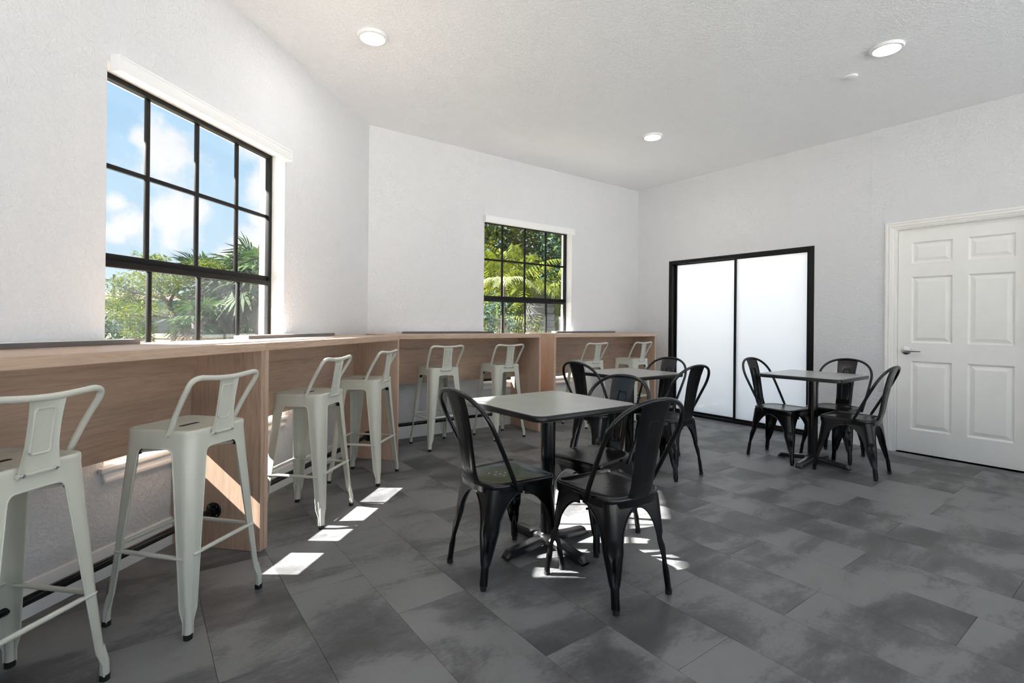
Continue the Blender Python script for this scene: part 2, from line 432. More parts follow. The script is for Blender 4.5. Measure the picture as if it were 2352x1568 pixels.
# floor planks: .32 x .90 running bond, long side along the right wall direction
def clip(poly, a, b):
    out = []; e = b - a
    side = lambda p: e.x * (p.y - a.y) - e.y * (p.x - a.x)      # room lies on the right of each edge (clockwise polygon)
    for i in range(len(poly)):
        p, q = poly[i], poly[(i + 1) % len(poly)]; sp, sq = side(p), side(q)
        if sp <= 0: out.append(p)
        if (sp < 0 < sq) or (sq < 0 < sp): out.append(p + (q - p) * (sp / (sp - sq)))
    return out
PW, PL, GAP = .3195, .90, .0012
def to_w(s, n): return LB + uB * s + nB * n
plank_full = None
for k in range(-16, 26):
    for j in range(-4, 14):
        s0 = .003 + PW * k; n0 = 2.90 - 4 * PL + PL * j + (-.375 if k % 2 == 0 else 0) + .03 * math.sin(k * 2.1)
        cs, cn = s0 + PW / 2, n0 + PL / 2
        q = [to_w(s0 + GAP / 2, n0 + GAP / 2), to_w(s0 + PW - GAP / 2, n0 + GAP / 2), to_w(s0 + PW - GAP / 2, n0 + PL - GAP / 2), to_w(s0 + GAP / 2, n0 + PL - GAP / 2)]
        p = q
        for i in range(4):
            if len(p) < 3: break
            p = clip(p, ROOM[i], ROOM[(i + 1) % 4])
        if len(p) < 3: continue
        area = abs(sum(p[i].x * p[(i + 1) % len(p)].y - p[(i + 1) % len(p)].x * p[i].y for i in range(len(p)))) / 2
        if area < .004: continue
        c = to_w(cs, cn); M = Matrix.Rotation(AR, 2)     # world -> plank frame (local Y along the plank)
        if area > PW * PL * .985:
            if plank_full is None:
                plank_full = MB().prism([((M @ (x - c)).x, (M @ (x - c)).y) for x in q], -.006, 0).mesh('plank', 'floor_tile', bevel=.0005, segs=1)
            me = plank_full
        else:
            me = MB().prism([((M @ (x - c)).x, (M @ (x - c)).y) for x in p], -.006, 0).mesh('plank', 'floor_tile')
        o = bpy.data.objects.new('plank', me); col.objects.link(o); o.parent = floor; o.location = (c.x, c.y, 0); o.rotation_euler = (0, 0, -AR)

def placed(o, P0, ang): o.location = (P0.x, P0.y, 0); o.rotation_euler = (0, 0, -ang); return o
def baseboard(name, P0, ang, y0, y1):
    prof = [(0, 0), (.015, 0), (.015, .125), (.011, .138), (0, .142)]
    o = MB().loft([[(x, y0, z) for x, z in prof], [(x, y1, z) for x, z in prof]]).build(name, 'trim_paint'); placed(o, P0, ang); return tag(o, kind='structure')
baseboard('baseboard_left', LB, AL, L_BEG + .02, -.01)
baseboard('baseboard_back', LB, AB, .01, LEN_B - .016)
baseboard('baseboard_right', BR, AR, .0, SL[0] - .005)
baseboard('baseboard_right', BR, AR, SL[1] + .005, DR[0] - .075)

# ------------------------------------------------------------------ windows
def window(name, P0, ang, y0, y1, dusty):
    t = placed(empty(name), P0, ang); tag(t, kind='structure')
    xo = -.118; FW = .026
    z0, z1, zm = WZ0 + .005, WZ1, 1.478
    f = MB()
    f.box((xo - .02, y0, z0), (xo + .018, y0 + FW, z1)).box((xo - .02, y1 - FW, z0), (xo + .018, y1, z1))
    f.box((xo - .02, y0 + FW, z1 - FW), (xo + .018, y1 - FW, z1)).box((xo - .02, y0 + FW, z0), (xo + .018, y1 - FW, z0 + .045))
    f.build('window_frame', 'black_paint', t, bevel=.003)
    MB().box((xo - .018, y0 + FW, zm - .006), (xo + .006, y1 - FW, zm + .030)).build('meeting_rail', 'black_paint', t, bevel=.003)
    MB().box((xo + .000, y0 + FW, zm - .038), (xo + .026, y1 - FW, zm - .006)).build('meeting_rail', 'black_paint', t, bevel=.003)
    W = (y1 - y0) / 4; mw = .011
    zr_u = (zm + .030 + z1 - FW) / 2 + .004; zr_l = (z0 + .045 + zm - .038) / 2
    for sash, x, za, zb, zr in ((0, xo - .008, zm + .030, z1 - FW, zr_u), (1, xo + .010, z0 + .045, zm - .038, zr_l)):
        for i in (1, 2, 3):
            MB().box((x - .009, y0 + i * W - mw, za), (x + .009, y0 + i * W + mw, zb)).build('muntin', 'black_paint', t, bevel=.002)
        ye = [y0 + FW] + [y0 + i * W for i in (1, 2, 3)] + [y1 - FW]
        for i in range(4):
            a = ye[i] + (mw if i else 0); b = ye[i + 1] - (mw if i < 3 else 0)
            MB().box((x - .0088, a, zr - mw), (x + .0088, b, zr + mw)).build('muntin', 'black_paint', t)
            for c, d in ((za, zr - mw), (zr + mw, zb)):
                MB().box((x - .002, a, c), (x + .002, b, d)).build('pane', dusty if sash else 'glass', t)
    # white inner sill and apron under the counter
    MB().box((xo + .019, y0 + .001, WZ0), (0, y1 - .001, WZ0 + .006)).build('sill', 'trim_paint', t)
    MB().box((0, y0 - .03, .485), (.026, y1 + .03, .508)).build('sill_nosing', 'trim_paint', t, bevel=.004)
    MB().box((0, y0 - .01, .430), (.014, y1 + .01, .485)).box((.014, y0 - .01, .436), (.020, y1 + .01, .456)).build('apron', 'trim_paint', t, bevel=.002)
    MB().box((xo - .034, y0, z0), (xo - .02, y1, z0 + .03)).build('outer_track', 'silver_track', t)
    return t
window('window_1', LB, AL, WL[0], WL[1], 'glass_dusty')
window('window_2', LB, AB, WB[0], WB[1], 'glass_dusty')

def added_glazing(name, h):
    t = placed(empty(name), RE, AF); tag(t, kind='structure'); a, b, c, d = h; x = -.12
    for lo, hi in (((a, c), (a + .05, d)), ((b - .05, c), (b, d)), ((a + .05, c), (b - .05, c + .05)), ((a + .05, d - .05), (b - .05, d)), (((a + b) / 2 - .025, c + .05), ((a + b) / 2 + .025, d - .05))):
        MB().box((x - .03, lo[0], lo[1]), (x + .03, hi[0], hi[1])).build('window_frame', 'black_paint', t, bevel=.003)
    for y0, y1 in ((a + .05, (a + b) / 2 - .025), ((a + b) / 2 + .025, b - .05)):
        MB().box((x - .003, y0, c + .05), (x + .003, y1, d - .05)).build('pane', 'glass', t)
for k, h in enumerate(ADDED_OPENINGS): added_glazing('window_%d' % (k + 3), h)  # unseen windows added behind the camera to brighten ceiling and walls

def blind(P0, ang, y0, y1, label):
    t = placed(empty('roller_blind'), P0, ang); tag(t, label, 'blind', 'blind cassettes over the windows')
    z0, z1 = 2.335, 2.407
    MB().box((.0, y0, z0), (.052, y1, z1)).build('cassette', 'plastic_white', t, bevel=.004)
    MB().box((.052, y0 + .004, z1 - .012), (.055, y1 - .004, z1 - .003)).build('cassette_lip', 'plastic_white', t)
    for y, q in ((y0, -1), (y1, 1)):
        MB().box((.0, min(y, y + q * .004), z0 - .003), (.054, max(y, y + q * .004), z1 + .003)).build('end_cap', 'plastic_white', t, bevel=.001)
blind(LB, AL, -2.655, -1.335, 'white roller blind cassette above the sky-filled window')
blind(LB, AB, 1.345, 2.715, 'white roller blind cassette above the palm-filled window')

# ------------------------------------------------------------------ sliding door
def slider():
    t = placed(empty('door_1'), BR, AR); tag(t, kind='structure')
    y0, y1, _, z1 = SL; xm = 1.478
    MB().box((-.10, y0, 0), (.004, y0 + .055, z1)).build('jamb', 'black_paint', t, bevel=.002)
    MB().box((-.10, y1 - .055, 0), (.004, y1, z1)).build('jamb', 'black_paint', t, bevel=.002)
    MB().box((-.10, y0 + .055, z1 - .045), (.004, y1 - .055, z1)).build('head', 'black_paint', t, bevel=.002)
    MB().box((-.10, y0 + .055, 0), (.004, y1 - .055, .028)).build('track', 'black_paint', t, bevel=.002)
    for a, b, x in ((y0 + .055, xm + .012, -.075), (xm - .012, y1 - .055, -.038)):
        p = empty('sash'); p.parent = t
        MB().box((x - .016, a, .03), (x + .016, a + .026, z1 - .045)).build('stile', 'black_paint', p)
        MB().box((x - .016, b - .026, .03), (x + .016, b, z1 - .045)).build('stile', 'black_paint', p)
        MB().box((x - .016, a + .026, .03), (x + .016, b - .026, .055)).build('rail', 'black_paint', p)
        MB().box((x - .016, a + .026, z1 - .058), (x + .016, b - .026, z1 - .045)).build('rail', 'black_paint', p)
        MB().box((x - .003, a + .026, .055), (x + .003, b - .026, z1 - .058)).build('pane', 'frosted_white', p)
slider()

# ------------------------------------------------------------------ panelled door
def panel_door():
    t = placed(empty('door_2'), BR, AR); tag(t, kind='structure')
    X = -.045; a, b, z0, z1 = 3.118, 4.032, .008, 2.108
    cols = ((3.222, 3.522), (3.628, 3.928)); rows = ((.225, .868), (1.038, 1.658), (1.783, 1.983))
    holes = [(c[0], c[1], r[0], r[1]) for c in cols for r in rows]
    ys = sorted({a, b, *[h[0] for h in holes], *[h[1] for h in holes]}); zs = sorted({z0, z1, *[h[2] for h in holes], *[h[3] for h in holes]})
    m = MB()
    for i in range(len(ys) - 1):
        for j in range(len(zs) - 1):
            y, z = (ys[i] + ys[i + 1]) / 2, (zs[j] + zs[j + 1]) / 2
            if any(h[0] < y < h[1] and h[2] < z < h[3] for h in holes): continue
            m.add([(X, ys[i], zs[j]), (X, ys[i + 1], zs[j]), (X, ys[i + 1], zs[j + 1]), (X, ys[i], zs[j + 1])], [(0, 1, 2, 3)])
    m.add([(X, a, z0), (X, b, z0), (X, b, z1), (X, a, z1), (X - .035, a, z0), (X - .035, b, z0), (X - .035, b, z1), (X - .035, a, z1)],
          [(0, 4, 5, 1), (1, 5, 6, 2), (2, 6, 7, 3), (3, 7, 4, 0), (4, 7, 6, 5)])
    leaf = m.build('leaf', 'door_paint', t, fix=False)
    for h in holes:
        p = MB(); rings = []
        for d, x in ((0, 0), (.005, -.007), (.012, -.018), (.019, -.018), (.050, -.004), (.054, -.004)):
            rings.append([(X + x, h[0] + d, h[2] + d), (X + x, h[1] - d, h[2] + d), (X + x, h[1] - d, h[3] - d), (X + x, h[0] + d, h[3] - d)])
        p.loft(rings, True, False); p.f.append(tuple(range(20, 24)))
        p.build('panel', 'door_paint', leaf, angle=15)
    # jamb lining, stop and moulded casing
    for y0, y1 in ((DR[0], 3.115), (4.035, DR[1])):
        MB().box((-.16, y0, 0), (.001, y1, 2.112)).build('jamb', 'casing_paint', t)
    MB().box((-.16, DR[0], 2.112), (.001, DR[1], DR[3])).build('jamb', 'casing_paint', t)
    prof = [(0, 0), (.018, .0), (.022, .006), (.022, .016), (.015, .020), (.015, .030), (.019, .034), (.019, .040), (.012, .046), (.010, .058), (.006, .064), (0, .066)]
    zt = 2.118
    def cas(y, sgn):   # d grows towards the opening
        yo = y
        return MB().loft([[(x, yo + sgn * d, 0) for x, d in prof], [(x, yo + sgn * d, zt + .066 - d) for x, d in prof]]).build('casing', 'casing_paint', t, angle=20)
    cas(3.028, 1); cas(4.122, -1)
    MB().loft([[(x, 3.028 + d, zt + .066 - d) for x, d in prof], [(x, 4.122 - d, zt + .066 - d) for x, d in prof]]).build('casing', 'casing_paint', t, angle=20)
    # lever handle
    h = empty('door_handle'); h.parent = t; h.location = (X, 3.188, .965); h.rotation_euler = (0, R(90), 0)
    MB().lathe([(0.001, 0), (.042, 0), (.042, .004), (.038, .010), (.020, .014), (.016, .017), (.014, .045), (.0, .046)], 28).build('rose', 'chrome', h)
    MB().tube([(0, .0, .040), (.0, .02, .046), (0, .05, .047), (0, .085, .045), (0, .118, .043)], [.012, .0135, .012, .011, .009], 12, flat=[1, .9, .8, .75, .7]).build('lever', 'chrome', h)
    MB().lathe([(.0005, .045), (.006, .045), (.006, .049), (.0005, .05)], 14).build('keyhole', 'bolt', h)
panel_door()

# ------------------------------------------------------------------ bar counters
CZ, CD = 1.073, .535
def counter(P0, ang, y0, y1, label):
    t = placed(empty('bar_counter'), P0, ang); tag(t, label, 'counter', 'oak bar counters along the walls')
    TT, PT = .040, .030
    MB().box((.001, y0, CZ - TT), (CD, y1, CZ)).build('countertop', 'oak_y', t, bevel=.0012, segs=1)
    for a in (y0, y1 - PT):
        MB().box((.016, a + .0008, 0.001), (CD - .004, a + PT - .0008, CZ - TT)).build('side_panel', 'oak_z', t, bevel=.0012, segs=1)
    MB().box((.135, y0 + PT, .925), (.158, y1 - PT, CZ - TT)).build('fascia_board', 'oak_y', t, bevel=.004, segs=2)
    MB().box((.105, y0 + PT, .570), (.125, y1 - PT, 1.0)).build('modesty_panel', 'oak_y', t, bevel=.001, segs=1)
    r = MB().tube([(.265, y0 + PT, .197), (.265, y1 - PT, .197)], .0168, 18).build('foot_rail', 'black_metal', t)
    for a, q in ((y0 + PT, 1), (y1 - PT, -1)):
        f = MB().lathe([(.001, 0), (.042, 0), (.042, .006), (.040, .008), (.024, .009), (.022, .028), (.017, .030)], 28)
        f.xform(Matrix.Translation((.265, a, .197)) @ Matrix.Rotation(R(-90 * q), 4, 'X')).build('flange', 'black_metal', r)
        for k in range(4):
            an = R(45 + 90 * k); b = MB().lathe([(.0005, .0075), (.0035, .0075), (.0035, .010), (.0005, .0105)], 8, (.032 * math.cos(an), .032 * math.sin(an), 0))
            b.xform(Matrix.Translation((.265, a, .197)) @ Matrix.Rotation(R(-90 * q), 4, 'X')).build('screw', 'bolt', r)
    return t
counter(LB, AL, -4.062, -2.2745, 'oak bar counter nearest the camera, under the left part of the big window')
counter(LB, AL, -2.2735, -.492, 'oak bar counter under the right part of the big window, ending at the room corner')
counter(LB, AB, -.022, 1.768, 'oak bar counter on the back wall just past the corner, left of the palm window')
counter(LB, AB, 1.957, 3.763, 'oak bar counter on the back wall nearest the sliding door')

def ledge(P0, ang, y0, y1, label):
    t = placed(empty('counter_ledge'), P0, ang); tag(t, label, 'ledge', 'grey ledges on the counters')
    MB().box((.002, y0, CZ + .0005), (.104, y1, CZ + .021)).build('ledge_board', 'plastic_white', t, bevel=.001, segs=1)
    MB().box((.104, y0, CZ + .0005), (.107, y1, CZ + .022)).build('front_strip', 'grey_alu', t)
ledge(LB, AL, -3.70, -2.592, 'low grey fronted ledge on the counter nearest the camera')
ledge(LB, AL, -1.842, -.815, 'low grey fronted ledge on the counter beside the room corner')
ledge(LB, AB, .315, 1.425, 'low grey fronted ledge on the counter left of the palm window')
ledge(LB, AB, 2.378, 3.432, 'low grey fronted ledge on the counter nearest the sliding door')

# ------------------------------------------------------------------ sheet metal legs
def sheet_leg(sx, sy, top, foot, ztop, rows, rad, groove=None, th=.0025, rim=.0035, bow=0.):
    """rows: list of (z, wA or None, wB or None); None reaches the middle of the side"""
    m = MB(); outer = []; inner = []; ea = []; eb = []
    for z, wa, wb in rows:
        u = (ztop - z) / ztop; uu = u + bow * math.sin(math.pi * u)
        cx = top[0] + (foot[0] - top[0]) * uu; cy = top[1] + (foot[1] - top[1]) * uu
        wa = abs(cx) if wa is None else wa; wb = abs(cy) if wb is None else wb
        r = min(rad(z), wa * .8, wb * .8)
        g = groove(z) if groove else 0.
        pts = []; off = []
        for k in (1., .66, .33): pts.append((wa + (r - wa) * (1 - k), 0)); off.append((0, 1))
        for k in range(7):
            a = R(90 * k / 6); q = 1 - math.cos(a); w = 1 - math.sin(a)
            inn = g * max(0, 1 - abs(k - 3) / 2.2)
            pts.append((r * (1 - math.sin(a)) + inn, r * (1 - math.cos(a)) + inn)); off.append((math.sin(a), math.cos(a)))
        for k in (.33, .66, 1.): pts.append((0, r + (wb - r) * k)); off.append((1, 0))
        outer.append([(sx * (cx - px), sy * (cy - py), z) for px, py in pts])
        inner.append([(sx * (cx - px - th * ox), sy * (cy - py - th * oy), z) for (px, py), (ox, oy) in zip(pts, off)])
        ea.append(outer[-1][0]); eb.append(outer[-1][-1])
    m.loft([o + i[::-1] for o, i in zip(outer, inner)])
    return m, ea, eb

# ------------------------------------------------------------------ cafe chair
def make_chair():
    t = empty('cafe_chair')
    HF, HB = (.176, .176), (.158, -.168)          # leg tops
    FF, FB = (.212, .222), (.170, .222)           # feet (half width, half depth)
    # seat: flat pan with rolled edge and rounded rear
    def outline(k):
        pts = []
        fx, fy, bx, by = .186 - k, .190 - k, .172 - k, -.186 + k
        r = max(.012, .045 - k)
        for i in range(7):
            a = R(90 * i / 6); pts.append((fx - r + r * math.cos(a), fy - r + r * math.sin(a)))
        for i in range(7):
            a = R(90 + 90 * i / 6); pts.append((-fx + r + r * math.cos(a), fy - r + r * math.sin(a)))
        for i in range(15):
            a = R(180 + 180 * i / 14); ex = .62
            cx, sy_ = math.cos(a), math.sin(a)
            pts.append((bx * math.copysign(abs(cx) ** ex, cx), -.045 + (-.045 - by) * -math.copysign(abs(sy_) ** ex, -sy_) if False else -.045 + (by + .045) * abs(sy_) ** ex))
        return pts
    rings = [[(x, y, .408) for x, y in outline(.004)], [(x, y, .432) for x, y in outline(.002)], [(x, y, .446) for x, y in outline(0)], [(x, y, .4535) for x, y in outline(.004)],
             [(x, y, .4560) for x, y in outline(.010)], [(x, y, .4545) for x, y in outline(.017)], [(x, y, .4505) for x, y in outline(.024)]]
    rings += [[(x, y, .4498 - .002) for x, y in outline(.06)], [(x, y, .4465) for x, y in outline(.12)]]
    m = MB().loft(rings, True, False); n = len(rings[0]); m.f.append(tuple(range((len(rings) - 1) * n, len(rings) * n)))
    seat = m.build('seat', 'black_metal', t, angle=50, fix=False)
    ho = MB().lathe([(.0003, 0), (.0038, 0), (.0038, .0006), (.0003, .0006)], 10).mesh('vent_hole', 'slot_dark')
    for x, y in ((-.036, .0), (.036, .0), (0, .030), (0, -.030), (0, 0), (-.036, -.042), (.036, -.042)):
        inst('vent_hole', ho, seat, (x, y - .02, .4468))
    # legs
    za, zc = .400, .235
    def w_at(z, half, w0):
        if z >= za: return None
        if z > zc: return half - (half - w0) * math.sqrt(max(0, 1 - ((z - zc) / (za - zc)) ** 2))
        return w0
    zr = [.430, .412, za, .3985, .396, .391, .383, .372, .358, .340, .318, .292, .265, .235, .200, .165, .135, .112, .098, .085, .05, .018]
    for sx, sy, top, ft in ((1, 1, HF, FF), (-1, 1, HF, FF), (1, -1, (HB[0], -HB[1]), FB), (-1, -1, (HB[0], -HB[1]), FB)):
        rows = []
        for z in zr:
            u = (.430 - z) / .430; hx = top[0] + (ft[0] - top[0]) * u; hy = top[1] + (ft[1] - top[1]) * u
            w0 = .058 if z > .235 else .058 - .030 * (.235 - z) / .123 if z > .112 else (.028 - .008 * (.112 - z) / .014 if z > .098 else .0195)
            rows.append((z, w_at(z, hx, w0), w_at(z, hy, w0)))
        gr = lambda z: .011 * max(0., min(1., (z - .11) / .05)) * max(0., min(1., (.265 - z) / .03))
        m, ea, eb = sheet_leg(sx, sy, top, ft, .430, rows, lambda z: .040 if z > .2 else .022, gr, bow=.05)
        i0 = 2
        for e in (ea, eb):
            m.tube(e[i0:], [.0045] * 11 + [.0042] * (len(e) - i0 - 11), 6)
        m.tube([(sx * (ft[0] - .027), sy * (ft[1] - .027), .150), (sx * (ft[0] - .0205), sy * (ft[1] - .0205), .095), (sx * (ft[0] - .0125), sy * (ft[1] - .0125), .016)], [.009, .0140, .0130], 10)
        leg = m.build('leg', 'black_metal', t, angle=45)
        fx, fy = sx * (ft[0] - .0125), sy * (ft[1] - .0125)
        MB().prism(rrect(.0138, .0138, .012, 4, fx, fy), 0.0, .022).build('rubber_foot', 'rubber', leg)
    # under-seat cross brace with stacking pads
    b = MB()
    b.tube([(-.165, -.03, .377), (.165, -.03, .377)], .0055, 8).tube([(0.0, -.150, .371), (0.0, .168, .371)], .0055, 8)
    br = b.build('brace', 'black_metal', t)
    for x, y, z in ((-.08, -.03, .377), (.08, -.03, .377), (0, .09, .371), (0, -.10, .371)):
        MB().box((x - .014, y - .010, z - .011), (x + .014, y + .010, z + .009)).build('stacking_pad', 'rubber', br, bevel=.002)
    # back hoop
    half = bez((.194, -.052, .425), (.200, -.075, .470), (.216, -.150, .62), (.218, -.200, .715), 9)
    half += bez((.218, -.200, .715), (.219, -.240, .800), (.160, -.290, .876), (0, -.294, .876), 14)[1:]
    path = half + [Vector((-p.x, p.y, p.z)) for p in half[-2::-1]]
    rr = [.0105] * len(path); fl = [1.] * len(path)
    for k in (0, 1): rr[k] = rr[-1 - k] = .0115; fl[k] = fl[-1 - k] = .55
    MB().tube(path, rr, 12, flat=fl).build('back_hoop', 'black_metal', t)
    # splat, curved forward at the foot, with an embossed bead
    prof = [(-.172, .430), (-.184, .447), (-.196, .470), (-.207, .510), (-.222, .60), (-.240, .70), (-.262, .79), (-.282, .848), (-.291, .870)]
    wd = [.062, .065, .066, .066, .068, .073, .079, .083, .084]
    o = []; i_ = []
    rings = []
    for (y, z), w in zip(prof, wd):
        sec = []
        for k in range(9):
            q = -1 + 2 * k / 8; lip = .007 if k in (0, 8) else 0
            sec.append((w * q, y + .004 * (1 - q * q) * -1 + lip, z))
        back = [(x, yy + .0028, zz) for x, yy, zz in sec[::-1]]
        rings.append(sec + back)
    spl = MB().loft(rings).build('splat', 'black_metal', t, angle=45)
    bead = []
    def sp(x, z):
        for (ya, zaa), (yb, zbb) in zip(prof, prof[1:]):
            if zaa <= z <= zbb:
                y = ya + (yb - ya) * (z - zaa) / (zbb - zaa); break
        return (x, y + .0008, z)
    loop = []
    for x, z in ((-.018, .50), (.018, .50)): loop.append(sp(x, z))
    for z in (.515, .58, .65, .72, .765): loop.append(sp(.026 + .004 * (z - .5), z))
    for x, z in ((.020, .785), (-.020, .785)): loop.append(sp(x, z))
    for z in (.765, .72, .65, .58, .515): loop.append(sp(-.026 - .004 * (z - .5), z))
    MB().tube(loop, .0056, 8, closed=True).build('embossed_bead', 'black_metal', spl)
    return t
chair0 = make_chair()
CHAIRS = [
    (-.034, 2.501, 55.3, 'black metal chair at the nearest table with its back to the bar counters', 0),
    (.457, 2.333, -32.2, 'black metal chair nearest the camera, its back turned to us', 1),
    (.468, 2.875, -131.0, 'black metal chair on the far side of the nearest table, seat pushed under', 2),
    (.750, 4.270, 55.0, 'black metal chair at the middle table, its back towards the bar counters', 3),
    (1.262, 4.105, -35.0, 'black metal chair at the middle table, back turned to us, standing before the glass door', 4),
    (1.260, 4.600, -126.5, 'black metal chair at the middle table, far side, standing before the white glass door frame', 5),
    (2.440, 4.600, 146.0, 'black metal chair at the far right table, seen against the white glass pane', 6),
    (2.960, 4.640, -126.5, 'black metal chair between the far right table and the wall', 7),
    (2.805, 4.165, -38.0, 'black metal chair at the far right table standing before the panelled door', 8)]
for k, (x, y, a, lab, i) in enumerate(CHAIRS):
    c = chair0 if k == 0 else copy_tree(chair0)
    c.location = (x, y, .0005); c.rotation_euler = (0, 0, -R(a)); tag(c, lab, 'chair', 'black metal cafe chairs')

# ------------------------------------------------------------------ bar stool
def make_stool():
    t = empty('bar_stool')
    S = .155
    rings = []
    for k, z in ((.0015, .722), (.0, .748), (.0008, .7555), (.004, .7595), (.010, .7605), (.016, .7595), (.021, .7560), (.026, .7545), (.08, .7535), (.12, .753)):
        rings.append([(x, y, z) for x, y in rrect(S - k, S - k, max(.012, .042 - k), 6)])
    m = MB().loft(rings, True, False); n = len(rings[0]); m.f.append(tuple(range(len(m.v) - n, len(m.v))))
    seat = m.build('seat', 'cream_metal', t, angle=50, fix=False)
    MB().prism(rrect(.048, .0115, .0114, 6), .7533, .7538).build('hand_slot', 'slot_dark', seat)
    zt = .735; top = (S - .0005, S - .0005); ft = (.199, .199)
    zap, zb = .690, .665
    zr = [.735, .712, zap, .6895, .686, .680, .672, .665, .60, .50, .40, .30, .22, .16, .125, .105, .09, .06, .045, .018]
    for sx, sy in ((1, 1), (-1, 1), (1, -1), (-1, -1)):
        rows = []
        for z in zr:
            if z >= zap: w = None
            elif z > zb:
                q = (zap - z) / (zap - zb); w0 = .078; w = w0 + .022 * (1 - math.sqrt(max(0, 1 - (1 - q) ** 2)))
            elif z > .105: w = .078 - .040 * (zb - z) / (zb - .105)
            elif z > .06: w = .038 - .016 * (.105 - z) / .045
            else: w = .022
            rows.append((z, w, w))
        gr = lambda z: .008 * max(0., min(1., (z - .085) / .02)) * max(0., min(1., (.46 - z) / .05))
        m, ea, eb = sheet_leg(sx, sy, top, ft, zt, rows, lambda z: .044 if z > .6 else .044 - .026 * (.6 - z) / .5, lambda z: .0035 * max(0., min(1., (z - .10) / .03)) * max(0., min(1., (.42 - z) / .06)))
        m.tube([(sx * (ft[0] - .020), sy * (ft[1] - .020), .115), (sx * (ft[0] - .0125), sy * (ft[1] - .0125), .062), (sx * (ft[0] - .0115), sy * (ft[1] - .0115), .016)], [.012, .0135, .0135], 10)
        for e in (ea, eb): m.tube(e[2:], .0032, 6)
        leg = m.build('leg', 'cream_metal', t, angle=45)
        fx, fy = sx * (ft[0] - .0115), sy * (ft[1] - .0115)
        MB().prism(rrect(.0135, .0135, .010, 4, fx, fy), 0., .020).build('rubber_foot', 'rubber', leg)
        MB().box((sx * .122 - .011, sy * .122 - .011, .652), (sx * .122 + .011, sy * .122 + .011, .672)).build('stacking_pad', 'rubber', leg, bevel=.002)
    # foot rungs with flattened ends
    q = .1985 - (.1985 - S) * (.30 / .735) - .004
    for z, ax in ((.300, 0), (.288, 1)):
        for s in (-1, 1):
            pts = [-.158, -.125, -.112, 0, .112, .125, .158]; fl = [.45, .5, 1, 1, 1, .5, .45]; rr = [.011, .011, .0085, .0085, .0085, .011, .011]
            path = [(p, s * q, z) if ax == 0 else (s * q, p, z) for p in pts]
            MB().tube(path, rr, 10, flat=fl).build('rung', 'cream_metal', t)
    b = MB(); b.tube([(-.138, -.138, .664), (.138, .138, .664)], .0055, 8).tube([(-.138, .138, .662), (.138, -.138, .662)], .0055, 8)
    b.build('brace', 'cream_metal', t)
    # back hoop
    half = [Vector((S + .006, -.066, .742)), Vector((S + .007, -.071, .752)), Vector((S + .009, -.080, .772))]
    half += bez((S + .009, -.080, .772), (.170, -.105, .83), (.175, -.145, .895), (.177, -.165, .925), 6)[1:]
    half += bez((.177, -.165, .925), (.179, -.180, .955), (.168, -.188, .966), (.134, -.190, .966), 6)[1:]
    half += bez((.134, -.190, .966), (.09, -.192, .962), (.05, -.193, .957), (0, -.193, .957), 5)[1:]
    path = half + [Vector((-p.x, p.y, p.z)) for p in half[-2::-1]]
    rr = [.0102] * len(path); fl = [1.] * len(path)
    for k, (a_, f_) in enumerate(((.0125, .4), (.0125, .5), (.011, .85))): rr[k] = rr[-1 - k] = a_; fl[k] = fl[-1 - k] = f_
    hp = MB().tube(path, rr, 12, flat=fl).build('back_hoop', 'cream_metal', t)
    prof = [(-S - .004, .730), (-S - .0045, .752), (-.162, .775), (-.168, .82), (-.175, .87), (-.182, .91), (-.189, .952)]
    wd = [.058, .057, .052, .047, .046, .047, .050]
    rings = []
    for (y, z), w in zip(prof, wd):
        sec = [(w * (-1 + 2 * k / 8), y - (.007 if k in (0, 8) else 0), z) for k in range(9)]
        rings.append(sec + [(x, yy + .0028, zz) for x, yy, zz in sec[::-1]])
    spl = MB().loft(rings).build('splat', 'cream_metal', t, angle=45)
    def sp(x, z):
        for (ya, zaa), (yb, zbb) in zip(prof, prof[1:]):
            if zaa <= z <= zbb: return (x, ya + (yb - ya) * (z - zaa) / (zbb - zaa) - .0003, z)
    loop = [sp(-.022, .792), sp(.022, .792), sp(.029, .80)] + [sp(.028, z) for z in (.84, .88)] + [sp(.029, .917), sp(.023, .925), sp(-.023, .925), sp(-.029, .917)] + [sp(-.028, z) for z in (.88, .84)] + [sp(-.029, .80)]
    MB().tube(loop, .0040, 8, closed=True).build('embossed_bead', 'cream_metal', spl)
    MB().tube([(-.058, -S - .006, .737), (.058, -S - .006, .737)], .0065, 8).build('splat_clamp', 'cream_metal', t)
    sb = MB().lathe([(.0005, 0), (.0065, 0), (.0065, .0025), (.0045, .005), (.0005, .0055)], 12)
    me = sb.mesh('bolt', 'bolt')
    for x in (-.045, .045):
        o = inst('bolt', me, t, (x, -S - .011, .737)); o.rotation_euler = (R(90), 0, 0)
    for s in (-1, 1):
        o = inst('bolt', me, t, (s * (S + .011), -.068, .745)); o.rotation_euler = (0, R(90 * s), 0)
    return t
stool0 = make_stool()
STOOLS = [
    (-1.545, 1.515, 9.0, 'cream metal bar stool nearest the camera, cut off by the left picture edge'),
    (-1.338, 2.110, 12.2, 'cream metal bar stool before the double side panel, second from the left'),
    (-1.240, 3.120, 8.0, 'cream metal bar stool at the corner-side counter, the nearer one of its pair'),
    (-1.118, 3.885, 8.2, 'cream metal bar stool next to the counter end panel by the room corner'),
    (-.715, 4.935, 52.0, 'cream metal bar stool on the left at the back wall counter beside the room corner'),
    (-.127, 5.350, 51.6, 'cream metal bar stool under the palm window, behind the nearest table'),
    (.880, 6.010, 51.0, 'cream metal bar stool at the farthest counter, left of its pair'),
    (1.520, 6.450, 49.0, 'cream metal bar stool at the farthest counter, next to the sliding door')]
